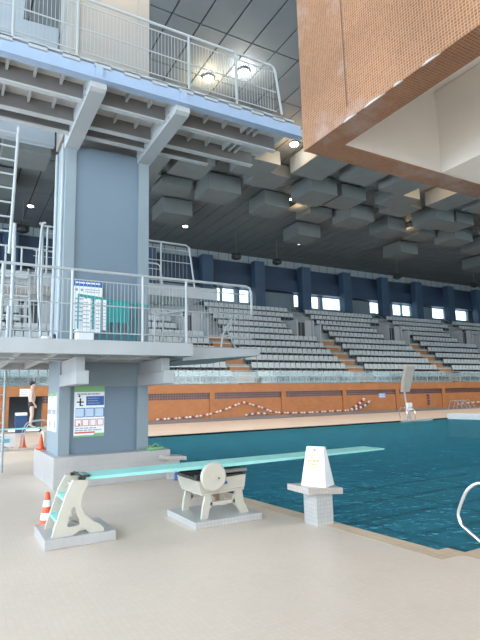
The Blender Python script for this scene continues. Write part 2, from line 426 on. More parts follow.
for s in spots:
    az = math.degrees(math.atan2(s[0], s[1]))
    hid = (s[0]/s[1] < .335 and s[0] / s[1] > .13) or (s[3] == 0 and s[0]/s[1] < .45 and s[0]/s[1] > .13)
    inview.append((0 if (not hid and .0 < s[0]/s[1] < 1.5) else 1, (Vector(s[:3])-cam0).length, s))
inview.sort(key=lambda t: (t[0], t[1]))
rown = ['front', 'second', 'third', 'fourth', 'fifth', 'sixth', 'seventh', 'eighth', 'ninth', 'tenth', 'top']
def ordn(n):
    return '%d%s' % (n, 'th' if 10 <= n % 100 <= 20 else {1: 'st', 2: 'nd', 3: 'rd'}.get(n % 10, 'th'))
secn = {0: 'leftmost', 1: 'first', 2: 'second', 3: 'third', 4: 'fourth', 5: 'fifth'}
for _, _, (x, y, z, i, k, j) in inview[:300]:
    o = bpy.data.objects.new('stadium_seat', seat_me); COL.objects.link(o); o.location = (x, y, z)
    tag(o, 'pale grey seat in the %s row, %s seat right of the %s brown stairs' % (rown[i], ordn(j+1), secn[k]), 'seat', 'seats on the stand')
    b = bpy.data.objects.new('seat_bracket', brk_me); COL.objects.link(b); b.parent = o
rest = [t[2] for t in inview[300:] if -.05 < t[2][0]/t[2][1] < 1.75]
def bulk(name, src, pts, m):
    vs, fs = [], []
    for p in pts:
        n = len(vs); vs += [(v.co.x+p[0], v.co.y+p[1], v.co.z+p[2]) for v in src.vertices]
        fs += [[n+i for i in f.vertices] for f in src.polygons]
    me = bpy.data.meshes.new(name); me.from_pydata(vs, [], fs); me.materials.append(m); finish(me, False)
    o = bpy.data.objects.new(name, me); COL.objects.link(o); return o
ro = bulk('remaining_seats', seat_me, rest, SEATM); tag(ro, 'pale grey seats filling the farther rows and sections of the stand', 'seats', 'seats on the stand', 'stuff'); ORG[ro.name] = Vector((0, 0, 0))
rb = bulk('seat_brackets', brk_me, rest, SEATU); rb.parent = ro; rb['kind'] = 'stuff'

# ------------------------------------------------------------------ ceiling boxes, lamps, loudspeakers
pat = [(0, 33.7, 2.4, 2.4, 15.5), (1.2, 28.4, 2.5, 2.3, 15.5), (6.2, 29.3, 2.2, 2.3, 15.6), (7.6, 25.6, 2.3, 2.4, 15.5), (5.0, 21.6, 2.4, 2.8, 15.6),
       (11.0, 30.2, 2.3, 1.9, 16.1), (12.3, 33.0, 2.4, 2.2, 15.6), (3.4, 25.4, 2.4, 2.2, 15.9), (10.6, 25.9, 2.3, 2.3, 15.8), (1.6, 24.0, 2.4, 2.2, 15.8), (9.3, 29.6, 1.5, 1.6, 16.3), (8.6, 21.3, 2.4, 2.6, 15.7), (12.0, 21.4, 2.3, 2.4, 15.6)]
pat = [p for p in pat if p[0] not in (12.3,)]
boxes = []
for k in range(-2, 5):
    for (dx, y, w, d, zb) in pat:
        x = 12.9+12.45*k+dx
        sc_ = (zb+.45-1.65)/(zb-1.65); x, y, w, d, zb = x*sc_, y*sc_, w*sc_, d*sc_, zb+.45
        if x < -4 or x > 62: continue
        if x < 5 and y < 28: continue
        boxes.append((x, y, w, d, zb))
boxes.sort(key=lambda b: (-round(b[1]), b[0]))
rows = {}
for b in boxes: rows.setdefault(round(b[1]), []).append(b)
rk = sorted(rows, reverse=True)
rn = ['row nearest the stand', 'second row out from the stand', 'third row out from the stand', 'fourth row out from the stand', 'fifth row out from the stand', 'sixth row out from the stand', 'seventh row out from the stand', 'eighth row out from the stand', 'ninth row out from the stand', 'tenth row out']
for ri, r in enumerate(rk):
    for j, (x, y, w, d, zb) in enumerate(rows[r]):
        t = thing('ceiling_box', 'grey square box hanging under the ceiling, %s, %s from left' % (rn[min(ri, 9)], ordn(j+1)), 'ceiling box', (x+w/2, y+d/2, zb), 'boxes hanging under the ceiling')
        g = G(); g.box(x, y, zb, x+w, y+d, CZ-.12).bevel(.02, 1); obj('box_panel', g, BAFF, t)
        g = G(); g.box(x+.25, y+.25, CZ-.12, x+w-.25, y+d-.25, CZ); obj('box_neck', g, CEILGAP, t)
def lamp(x, y, r, m, label, z=CZ, grp='ceiling lamps'):
    t = thing('ceiling_lamp', label, 'lamp', (x, y, z-.12), grp)
    g = G(); g.lathe([(r*1.15, 0), (r*1.2, .06), (r*.9, .12)], (x, y, z-.12), 16); obj('lamp_housing', g, GREYM, t, smooth=False)
    g = G(); g.lathe([(r*.4, -.06), (r*.8, -.045), (r, -.005), (r, .0)], (x, y, z-.12), 16); obj('lamp_lens', g, m, t, smooth=True)
def pl(loc, e, col, r=.15):
    l = bpy.data.lights.new('lamp_light', 'POINT'); l.energy = e; l.color = col; l.shadow_soft_size = r
    o = bpy.data.objects.new('lamp_light', l); COL.objects.link(o); o.location = loc; return o
lamp(10.1, 20.2, .24, LAMPY, 'large warm yellow ceiling lamp seen through the upper railing')
lamp(11.4, 19.0, .25, LAMPW, 'large bright white ceiling lamp seen through the upper railing')
lamp(17.7, 23.3, .2, LAMPW, 'bright white ceiling lamp beside the corner of the orange tiled block', 16.2) if False else lamp(17.7, 23.6, .28, LAMPW, 'bright white ceiling lamp just left of the orange tiled block')
k = 0
for (x, y, lb) in [(17.6, 40.4, 'lamp nearest the tower above the stand'), (30.3, 40.2, 'second lamp from the tower above the stand'), (43.4, 40.0, 'third lamp from the tower above the stand'), (56.5, 39.6, 'fourth lamp from the tower above the stand'), (4.6, 41.3, 'lamp seen left of the tower')]:
    lamp(x, y, .24, LAMPS, 'small round ceiling lamp, '+lb)
for (x, y, z, lb) in [(16.0, 26.0, 16.4, 'hanging among boxes below the upper platform'), (28.4, 24.6, 16.4, 'hanging among boxes below the orange block corner'), (21.3, 29.0, 16.2, 'dim, in front of a hanging box')]:
    t = thing('ceiling_lamp', 'small ceiling lamp '+lb, 'lamp', (x, y, z), 'ceiling lamps')
    g = G(); g.lathe([(.16, .02), (.2, .1), (.1, .25)], (x, y, z), 12); g.box(x-.03, y-.03, z+.2, x+.03, y+.03, CZ); obj('lamp_housing', g, GREYM, t)
    g = G(); g.lathe([(.1, -.03), (.18, .0), (.18, .02)], (x, y, z), 12); obj('lamp_lens', g, LAMPS, t, smooth=True)
for (x, y, e) in [(17.2, 23.2, 260), (29.6, 23.0, 260), (23.3, 31, 60), (35.7, 31, 60), (-.2, 31.5, 60)]:
    pl((x, y, 16.3), e, (1, .66, .36), .25)
pl((10.1, 20.2, CZ-.5), 250, (1, .8, .5)); pl((11.4, 19, CZ-.5), 250, (1, .96, .9))
for (x, y, lb) in [(22.8, 40.3, 'nearest right of the tower'), (27.4, 40.2, 'second right of the tower'), (43.7, 39.8, 'third right of the tower'), (56.4, 39.0, 'at the right edge'), (4.0, 40.5, 'seen left of the tower')]:
    t = thing('hanging_loudspeaker', 'black loudspeaker hanging on a rod over the stand, '+lb, 'loudspeaker', (x, y, 14.6), 'hanging loudspeakers')
    g = G(); g.lathe([(.12, .0), (.42, .12), (.5, .3), (.42, .55), (.15, .7)], (x, y, 14.6), 10); obj('speaker_body', g, BLACK, t)
    g = G(); g.tube([(x, y, 15.2), (x, y, CZ)], .025, 6); obj('rod', g, GREYM, t)
    g = G(); g.box(x-.5, y-.03, 14.75, x-.4, y+.03, 15.2); g.box(x+.4, y-.03, 14.75, x+.5, y+.03, 15.2); g.box(x-.5, y-.03, 15.2, x+.5, y+.03, 15.26); obj('bracket', g, DARKM, t)

# ------------------------------------------------------------------ orange tiled block overhead
BX, BY, BZ = 2.84, 3.64, 4.0
blk = thing('tiled_platform_block', 'huge orange mosaic tiled concrete block overhead at the top right', 'platform', (7, -3.5, 0))
g = G()
rw = .28
g.box(BX, -4, BZ, BX+rw, BY, 6.6); g.box(BX+rw, BY-rw*.95, BZ, 10, BY, 6.6)
g.box(BX+rw, -4, 5.0, 10, BY-rw*.95, 6.6); g.box(BX+rw, -4, BZ, 10, -3.7, 5.0); g.box(10-.3, -3.7, BZ, 10, BY-rw*.95, 5.0)
obj('mosaic_shell', g, ORANGE, blk)
g = G()
g.box(BX+rw, BY-rw*.95-.01, BZ+.012, 9.7, BY-rw*.95, 4.99)
g.box(BX+rw, -3.7, 4.97, 9.7, BY-rw*.95-.01, 4.999)
g.box(4.5, -3.7, BZ+.012, 9.7, BY-rw*.95-.01, 4.96)
obj('plaster_recess', g, WHITEP, blk)
g = G(); g.box(BX+.5, -4, 0, 9.5, -3.2, BZ); obj('support_wall', g, ORANGE, blk)
g = G()
g.bm.free()
for yy, w in ((3.0, .10), (2.72, .15), (2.45, .06), (2.15, .10)):
    g = G(); g.prism([(yy-w, BZ-.004), (yy+w*.6, BZ-.004), (yy+w*.5, BZ+.004), (yy+.01, BZ+.012), (yy-w*.5, BZ+.006)], 'x', BX-.003, BX+.01); obj('bare_mortar_patch', g, BEIGE, blk)
g = G(); g.box(BX-.002, 3.0, BZ+.12, BX+.005, 3.012, 6.6); obj('expansion_joint', g, mat('joint_brown', (.10, .05, .03), .8), blk)

# ------------------------------------------------------------------ diving tower
TX0, TX1, TY0, TY1 = 1.88, 3.76, 10.75, 12.1
tw = thing('diving_tower', 'tall grey blue concrete diving tower with two platforms and railings', 'diving tower', (2.8, 11.7, 0))
g = G(); g.box(1.74, 10.35, 0, 4.12, 13.0, .6).bevel(.01, 1); obj('tower_plinth', g, WTILE, tw)
g = G()
g.box(TX0, TY0, .6, TX0+.22, TY0+.3, 7.45); g.box(TX1-.24, TY0, .6, TX1, TY0+.3, 7.45)
g.box(TX0+.0, TY0+.3, .6, TX1, TY1, 7.45)
g.box(TX0+.22, TY0+.05, 1.96, TX1-.24, TY0+.3, 2.5)
obj('tower_column', g, BLUEPAINT, tw)
g = G(); g.box(TX0+.22, TY0+.07, .6, TX1-.24, TY0+.29, 7.3)
obj('recessed_panel', g, PANELBLUE, tw)
g = G(); g.tube([(TX0-.04, TY0+.15, 2.72), (TX0-.04, TY0+.15, 7.3)], .03, 8); g.tube([(TX0-.03, TY1-.4, 2.72), (TX0-.03, TY1-.4, 7.4)], .04, 8); obj('drain_pipe', g, CONC, tw)
g = G(); g.box(TX0-.12, 10.2, 2.2, TX0-.0, 10.4, 2.3)
# corbels under the three metre platform
for xa in (TX0, TX1-.23):
    c = G(); c.box(xa, 9.2, 1.96, xa+.23, TY0+.02, 2.2); c.box(xa+.03, 9.4, 2.2, xa+.2, TY0+.02, 2.47).bevel(.008, 1); obj('corbel', c, CONC, tw)
g.bm.free()
# low platform
g = G(); g.box(-.6, 8.9, 2.47, 4.02, 9.05, 2.72); g.box(-.6, 9.05, 2.62, 4.02, 13.6, 2.72); g.box(-.6, 13.45, 2.47, 4.02, 13.6, 2.72)
g.box(3.87, 9.05, 2.47, 4.02, 13.45, 2.62)
for yy in (9.9, 10.6): g.box(-.6, yy, 2.47, 3.87, yy+.12, 2.62)
lp = obj('lower_platform', g, CONC, tw)
g = G(); g.prism([(4.02, 2.7), (5.86, 2.7), (5.86, 2.56), (5.0, 2.5), (4.02, 2.42)], 'y', 9.4, 12.0); obj('platform_tip', g, CONC, tw)
g = G(); g.box(4.02, 9.4, 2.7, 5.8, 12.0, 2.72); obj('platform_mat', g, GREYM, tw)
for k2, xa in enumerate((-.1, .9, 1.5, 2.5, 3.2)):
    c = G(); c.box(xa, 9.05, 2.49, xa+.09, 13.45, 2.62); obj('floor_joist', c, STEEL, tw)

def railing(name, label, pts_x, y, zb, zt, mids, end=None, step=.11, mr=.022, loc=None, infill=True, tail=None, x_from=None, x_to=None):
    t = thing(name, label, 'railing', (sum(pts_x)/len(pts_x), y, zb), 'railings of the diving tower')
    xa = x_from if x_from is not None else min(pts_x); xb = x_to if x_to is not None else max(pts_x)
    for x in pts_x:
        g = G(); g.tube([(x, y, zb), (x, y, zt)], mr*1.15, 8); obj('post', g, RAIL, t)
    pts = [(xa, y, zt), (xb-.12, y, zt)]
    if tail: pts += [(xb-.04, y, zt-.03), (xb, y, zt-.12), tail]
    g = G(); g.tube(pts, mr*1.2, 8); obj('top_rail', g, RAIL, t)
    for m in mids:
        g = G(); g.tube([(xa, y, m), (xb, y, m)], mr*.55, 6); obj('mid_rail', g, RAIL, t)
    if infill:
        g = G(); x = xa+step
        lo, hi = mids[0], mids[-1]
        while x < xb-.03: g.box(x-.003, y-.003, lo, x+.003, y+.003, hi); x += step*.62
        obj('wire_infill', g, RAIL, t)
    return t
railing('lower_railing', 'white steel front railing with wire infill on the low platform', [-.5, .62, 1.74, 3.03, 3.92], 8.98, 2.72, 3.98, [2.86, 3.36, 3.8], tail=(5.42, 8.98, 3.36), x_to=5.42) 
railing('lower_rear_railing', 'white steel rear railing of the low platform behind the tower', [3.9, 4.7, 5.3], 12.3, 2.72, 3.85, [2.86, 3.3, 3.7], step=.2, tail=(5.3, 12.3, 3.4))
# bracing grips at the tip end of the low railing
for yy, lb in ((9.5, 'front'), (11.9, 'rear')):
    g = G(); g.tube(smooth_curve([(4.95, yy, 2.72), (5.0, yy, 3.0), (5.15, yy, 3.25), (5.25, yy, 3.4)]), .022); g.tube([(5.3, yy, 2.72), (5.1, yy, 3.1), (5.34, yy, 3.4)], .02); g.tube([(4.95, yy, 3.0), (5.3, yy, 2.95)], .015)
    obj('platform_handgrip', g, RAIL, label='white bent tube handgrip at the %s corner of the low platform tip' % lb, cat='handgrip')
g = G(); g.tube(smooth_curve([(3.6, 9.9, 2.72), (3.6, 9.9, 3.3), (3.66, 9.9, 3.42), (4.3, 9.9, 3.55)]), .022); g.tube([(4.3, 9.9, 2.72), (4.3, 9.9, 3.55)], .022); g.tube([(3.6, 9.9, 3.05), (4.3, 9.9, 3.05)], .012)
obj('inner_handrail', g, RAIL, label='low white tube handrail standing inside the low platform railing', cat='handrail')

# upper platform
UZ = 7.35
g = G(); g.box(-1.5, 8.4, UZ, 6.5, 8.48, 7.66); g.box(-1.5, 8.3, UZ, 6.5, 8.4, UZ+.03); obj('upper_fascia', g, FASC, tw)
g = G(); g.box(-1.5, 8.48, 7.62, 6.4, 10.0, 7.68); g.box(-1.5, 10.0, 7.62, 5.1, 10.74, 7.68); obj('upper_deck', g, SLABU, tw)
for yy, xe in ((9.05, 6.2), (9.92, 6.1), (10.35, 5.1)):
    g = G(); g.box(-1.5, yy-.015, 7.3, xe, yy+.015, 7.62); mb_ = obj('main_beam', g, BEAMW, tw)
    g = G(); g.box(-1.5, yy-.06, 7.27, xe, yy+.06, 7.30); obj('beam_flange', g, STEEL, mb_)
for (ya, yb) in ((8.48, 9.03), (9.07, 9.9), (9.94, 10.33)):
    x = -1.2; i = 0
    while x < (6.05 if ya < 9.5 else 5.0):
        g = G(); g.box(x, ya, 7.50, x+.045, yb, 7.62); obj('cross_rib', g, STEEL, tw)
        x += (.46, .46, .46, .16, .16)[i % 5]; i += 1
for xa in (TX0, TX1-.23):
    # tapered cantilever from the column top to the fascia
    g = G(); g.prism([(8.42, 7.6), (8.42, 7.24), (8.5, 7.2), (TY0+.1, 7.16), (TY0+.1, 7.62)], 'x', xa-.03, xa+.26).bevel(.01, 1); c = obj('cantilever_beam', g, CONC, tw)
    g = G()
    for yy in (8.8, 9.0, 10.2, 10.4):
        for dz in (0, .12): g.lathe([(.018, -.012), (.018, .0)], (xa-.03, yy, 7.27+dz), 6, 'x')
    obj('bolt', g, GREYM, c)
    g = G(); g.box(xa+.05, 8.36, 7.38, xa+.18, 8.44, 7.62); obj('end_bracket', g, FASC, tw)
g = G(); g.box(-1.5, 8.36, 7.68, 6.3, 8.42, 7.72)
x = -1.4
while x < 6.2: g.box(x, 8.36, 7.62, x+.3, 8.42, 7.7); x += .55
obj('toe_rail', g, RAIL, tw)
railing('upper_railing', 'white steel front railing with wire infill on the upper platform', [-.6, .55, 1.6, 3.77, 4.86], 8.4, 7.7, 8.92, [7.84, 8.3, 8.78], tail=(6.0, 8.4, 7.8), x_to=5.86)
railing('upper_rear_railing', 'white steel rear railing of the upper platform', [4.0, 4.55], 10.3, 7.7, 8.9, [7.84, 8.3, 8.78], step=.2, x_from=3.8, x_to=4.55)
g = G(); g.box(TX0, TY0, 7.68, TX0+.2, TY1, 14); g.box(TX1-.28, TY0, 7.68, TX1, TY1, 14); g.box(TX0+.2, TY0+.04, 7.68, TX1-.28, TY1, 14)
obj('upper_column', g, mat('upper_column_lit', (.36, .335, .31), .6), tw)  # warm light falling on the upper column is mixed into its colour
g = G(); g.prism([(-1.4, 7.68), (1.8, 7.68), (1.8, 10.85), (1.0, 10.8), (1.1, 13.2), (-1.4, 13.0)], 'y', 11.9, 12.0); g.box(-1.4, 11.86, 7.7, 1.8, 11.9, 7.78)
obj('stair_parapet', g, mat('parapet_white', (.36, .40, .44), .6), tw)
pl((3.1, 10.1, 12.6), 120, (1, .72, .42), .12)
t = thing('wall_lamp', 'warm lamp on the tower front above the upper platform', 'lamp', (3.1, 10.4, 12.8))
g = G(); g.box(3.0, 10.25, 12.75, 3.2, 10.76, 12.85); obj('lamp_arm', g, GREYM, t); g = G(); g.lathe([(.08, -.06), (.12, 0)], (3.1, 10.25, 12.75), 12); obj('lamp_lens', g, LAMPS, t)
# small tubular frames standing behind the upper railing
g = G(); g.tube([(.3, 9.2, 7.7), (.3, 9.2, 8.35), (.75, 9.2, 8.35), (.75, 9.2, 7.7)], .018); g.tube([(.3, 9.2, 8.05), (1.0, 9.2, 8.05)], .014); g.tube([(1.0, 9.2, 7.7), (1.0, 9.2, 8.25)], .018)
obj('tube_frame', g, RAIL, label='small white tube frame behind the upper railing at the left', cat='frame')
g = G(); g.tube([(1.32, 9.3, 7.7), (1.42, 9.3, 8.2), (1.5, 9.3, 7.7)], .025); g.box(1.36, 9.26, 7.72, 1.48, 9.34, 7.95)
obj('deck_stand', g, RAIL, label='narrow white stand behind the upper railing near the column', cat='stand')

# rear tower platform (five metres) seen past both sides of the column
rp = thing('rear_platform', 'grey platform with railing behind the tower, higher than the low platform', 'platform', (4, 15, 0), None)
g = G(); g.box(-2, 14.5, 4.85, 7.45, 14.62, 5.22); g.box(-2, 14.62, 5.05, 7.45, 16.9, 5.2); g.box(-2, 16.9, 4.85, 7.45, 17, 5.22); obj('platform_slab', g, CONC, rp)
g = G(); g.box(2.85, 15, 0, 4.0, 16.4, 4.85); obj('platform_column', g, BLUEPAINT, rp)
for (y, xe, zt) in ((14.55, 6.5, 6.6), (16.7, 6.3, 6.5)):
    g = G(); g.tube([(2.0, y, zt), (xe-.15, y, zt), (xe-.03, y, zt-.07), (xe+.15, y, 5.22)], .03); obj('top_rail', g, RAIL, rp)
    g = G(); g.tube([(2.0, y, zt-.6), (xe+.05, y, zt-.6)], .014, 6); g.tube([(2.0, y, zt-.2), (xe, y, zt-.2)], .012, 6); g.tube([(2.0, y, 5.36), (xe+.1, y, 5.36)], .012, 6); obj('mid_rail', g, RAIL, rp)
    g = G(); x = 4.3
    while x < xe: g.box(x-.003, y-.003, 5.36, x+.003, y+.003, zt-.2); x += .13
    obj('wire_infill', g, RAIL, rp)
    for x in (2.1, 4.4, 5.5):
        g = G(); g.tube([(x, y, 5.2), (x, y, zt)], .025); obj('post', g, RAIL, rp)

for x in (-1, .3, 1.05, 1.45, 2.0):
    g = G(); g.tube([(x, 14.55, 5.2), (x, 14.55, 5.9)], .025); obj('post', g, RAIL, rp)
g = G(); g.tube([(-1.8, 14.55, 5.9), (2.1, 14.55, 5.9)], .03); obj('top_rail', g, RAIL, rp)
# ladders and stair rails left of the tower
def ladder(label, a, b, w, n, r=.02):
    a, b = Vector(a), Vector(b)
    t = thing('access_ladder', label, 'ladder', tuple(a), 'steel ladders left of the tower')
    for s in (0, w):
        g = G(); g.tube([a+Vector((s, 0, 0)), b+Vector((s, 0, 0))], r*1.3); obj('side_rail', g, RAIL, t)
    for i in range(n):
        p = a.lerp(b, (i+.5)/n); g = G(); g.tube([p, p+Vector((w, 0, 0))], r*.8, 6); obj('rung', g, RAIL, t)
ladder('white steel ladder hanging below the upper platform at the left edge', (.30, 9.0, 4.15), (.36, 9.0, 6.45), .40, 9)
ladder('white steel ladder rising from the deck to the low platform at the left edge', (.62, 13.75, 0), (.62, 13.75, 2.72), .5, 8, .025)
def bent(name, label, pts, r=.03, cat='handrail', grp=None):
    g = G(); g.tube(smooth_curve(pts, 5), r); return obj(name, g, RAIL, label=label, cat=cat, group=grp)
bent('stair_post', 'tall pale post standing on the low platform left of the tower', [(1.06, 12.3, 2.72), (1.06, 12.3, 4.4), (1.04, 12.3, 5.8)], .045, 'post')
bent('stair_handrail', 'pale handrail of the stairs beside the column, left one', [(1.72, 12.4, 3.2), (1.62, 12.4, 4.5), (1.66, 12.4, 5.8), (1.74, 12.4, 5.95)], .03, grp='stair handrails')
bent('stair_handrail', 'pale handrail of the stairs beside the column, right one', [(1.82, 13.2, 2.72), (1.80, 13.2, 4.2), (1.78, 13.2, 6.0), (1.70, 13.2, 6.2)], .03, grp='stair handrails')
bent('safety_post', 'short pale post behind the lower railing at the left edge', [(.78, 9.6, 2.72), (.78, 9.6, 3.2), (.78, 9.6, 3.36)], .03, 'post')
t = thing('rear_stairs', 'steep steel stairs behind the railing left of the column', 'stairs', (1.3, 12.9, 2.72))
g = G(); g.prism([(13.0, 2.72), (13.15, 2.72), (14.5, 5.1), (14.5, 5.3)], 'x', .72, .77); g.prism([(13.0, 2.72), (13.15, 2.72), (14.5, 5.1), (14.5, 5.3)], 'x', 1.60, 1.65); obj('stringer', g, CONC, t)
for i in range(8):
    g = G(); yy = 13.08+.17*i; zz = 2.95+.29*i; g.box(.77, yy, zz, 1.60, yy+.2, zz+.03); obj('stair_tread', g, STEEL, t)

# ------------------------------------------------------------------ signs, barrier, small things on the tower
def lines(g, x0, x1, z0, z1, n, y, h=.35, seed=1, rag=.35):
    r = random.Random(seed); dz = (z1-z0)/n
    for i in range(n):
        xe = x1-(x1-x0)*r.random()*rag; z = z1-dz*(i+.5); x = x0
        while x < xe:
            w = (x1-x0)*r.uniform(.06, .16); g.box(x, y, z-dz*h/2, min(x+w, xe), y+.002, z+dz*h/2); x += w*1.22
def panel_sign(name, label, x0, x1, z0, z1, y, cat='sign'):
    t = thing(name, label, cat, ((x0+x1)/2, y, z0)); g = G(); g.box(x0, y, z0, x1, y+.015, z1); obj('board', g, WHITE, t); return t
yp = TY0+.05
t = panel_sign('safety_poster', 'white diving rules poster with green top and bottom bands on the tower front', 2.19, 2.81, .93, 1.97, yp)
g = G(); g.box(2.19, yp-.003, 1.85, 2.81, yp, 1.97); obj('green_band', g, GREEN, t)
g = G(); g.prism([(2.19, .93), (2.81, .93), (2.81, 1.0), (2.62, 1.0), (2.58, .965), (2.19, .965)], 'y', yp-.003, yp); obj('green_band', g, GREEN, t)
g = G(); g.box(2.43, yp-.004, 1.57, 2.80, yp, 1.76); obj('blue_field', g, BLUE, t)
g = G()
for i in range(3): g.box(2.22+i*.2, yp-.003, 1.33, 2.22+i*.2+.19, yp, 1.52)
obj('blue_frame', g, mat('frame_blue', (.1, .2, .45), .5), t)
g = G()
for i in range(3): g.box(2.225+i*.2, yp-.005, 1.345, 2.22+i*.2+.165, yp, 1.505)
obj('picture_field', g, mat('poster_pale_blue', (.55, .66, .8), .5), t)
g = G()
for i in range(4): g.ringprism([(2.21+i*.15, 1.15), (2.345+i*.15, 1.15), (2.345+i*.15, 1.29), (2.21+i*.15, 1.29)], [(2.222+i*.15, 1.162), (2.333+i*.15, 1.162), (2.333+i*.15, 1.278), (2.222+i*.15, 1.278)], 'y', yp-.004, yp)
g.box(2.21, yp-.003, 1.005, 2.62, yp, 1.035); g.box(2.28, yp-.003, 1.16, 2.31, yp, 1.21)
obj('red_frame', g, RED, t)
g = G(); lines(g, 2.25, 2.76, 1.775, 1.835, 1, yp-.005, .5, 3); lines(g, 2.22, 2.76, 1.045, 1.13, 2, yp-.005, .5, 5); lines(g, 2.46, 2.76, 1.59, 1.74, 3, yp-.006, .3, 6); obj('small_print', g, GREYT, t)
g = G(); g.box(2.24, yp-.006, 1.63, 2.38, yp, 1.655); g.box(2.295, yp-.006, 1.56, 2.325, yp, 1.72); g.lathe([(.022, -.006), (.022, 0)], (2.29, yp, 1.765), 8, 'y'); g.box(2.33, yp-.006, 1.56, 2.37, yp, 1.58); obj('diver_pictogram', g, BLACK, t)
xs = TX0-.02
for (ya, yb, lb) in ((10.95, 11.4, 'nearer the front edge'), (11.52, 11.98, 'farther from the front edge')):
    t = thing('side_poster', 'white notice on the left side of the tower column, '+lb, 'notice', (xs, (ya+yb)/2, 1.05), 'notices on the side of the tower')
    g = G(); g.box(xs, ya, 1.05, xs+.02, yb, 1.85); obj('board', g, WHITE, t)
    g = G(); g.box(xs-.003, ya+.03, 1.4, xs, yb-.03, 1.5); g.box(xs-.003, ya+.03, 1.12, xs, yb-.25, 1.25); obj('printed_rows', g, GREYT, t)
    g = G(); g.box(xs-.003, ya, 1.78, xs, yb, 1.85); obj('green_band', g, GREEN, t)
# sign board and teal barrier on the low platform, in front of the column
ys = TY0-.03
t = panel_sign('platform_sign', 'white notice board with a blue header on the column above the low platform', 2.10, 2.70, 3.15, 4.22, ys)
g = G(); g.box(2.10, ys-.004, 4.08, 2.70, ys, 4.22); obj('blue_header', g, BLUE, t)
g = G(); lines(g, 2.14, 2.68, 4.11, 4.20, 1, ys-.007, .35, 9, .1); obj('header_print', g, WHITE, t)
g = G(); g.lathe([(.035, -.005), (.035, 0)], (2.16, ys, 4.0), 10, 'y'); g.lathe([(.03, -.005), (.03, 0)], (2.27, ys, 4.0), 10, 'y'); lines(g, 2.33, 2.66, 3.94, 4.04, 2, ys-.004, .4, 4, .2); lines(g, 2.14, 2.62, 3.3, 3.85, 6, ys-.004, .3, 8); obj('small_print', g, GREYT, t)
t = thing('teal_barrier', 'teal panel barrier with slanted top leaning on the column above the low platform', 'barrier', (2.9, 10.3, 2.72))
yb_ = 10.35
zt = lambda x: 3.84-.09*(x-2.1)
g = G(); 
g.prism([(2.12, zt(2.12)-.05), (3.62, zt(3.62)-.05), (3.62, zt(3.62)), (2.12, zt(2.12))], 'y', yb_, yb_+.05); obj('frame', g, TEALP, t)
g = G(); g.box(2.12, yb_, 2.72, 3.62, yb_+.05, 2.84); obj('frame', g, TEALP, t)
x = 2.12; i = 0
while x < 3.6:
    w = .03
    g = G(); g.box(x, yb_+.01, 2.84, x+w, yb_+.04, zt(x)-.05); obj('slat', g, TEALP, t); x += .15; i += 1
g = G(); g.box(2.75, yb_+.005, 3.28, 3.15, yb_+.045, zt(3.15)-.03); obj('solid_panel', g, TEALP, t)
for k2, (a, b, z0, lb) in enumerate([(2.22, 2.38, 2.98, 'leftmost'), (2.48, 2.58, 3.05, 'middle'), (2.63, 2.70, 3.1, 'rightmost')]):
    t = thing('hanging_notice', 'narrow white notice hanging on the teal barrier, %s' % lb, 'notice', ((a+b)/2, yb_-.01, z0), 'notices on the teal barrier')
    g = G(); g.box(a, yb_-.012, z0, b, yb_-.002, 3.74); obj('sheet', g, WHITE, t)
    g = G(); lines(g, a+.01, b-.01, z0+.05, 3.7, 8, yb_-.014, .25, 20+k2); obj('small_print', g, GREYT, t)
g = G(); g.box(1.98, 9.6, 2.72, 2.28, 9.9, 3.0).bevel(.01, 1); g.box(1.96, 9.58, 2.96, 2.3, 9.92, 3.0)
obj('white_box', g, WHITE, label='small white lidded box on the low platform in front of the teal barrier', cat='box')
g = G(); g.lathe([(.09, 0), (.09, .02), (.045, .03), (.03, .22), (.02, .23)], (1.64, 10.1, 2.72), 12); obj('small_dark_bottle', g, DARKM, label='small dark bottle on the low platform by the column corner', cat='bottle')
g = G(); g.lathe([(.10, 0), (.11, .1), (.09, .16), (.03, .17)], (1.48, 10.0, 2.72), 12); obj('white_pot', g, WHITE, label='small white pot on the low platform beside the dark bottle', cat='pot')

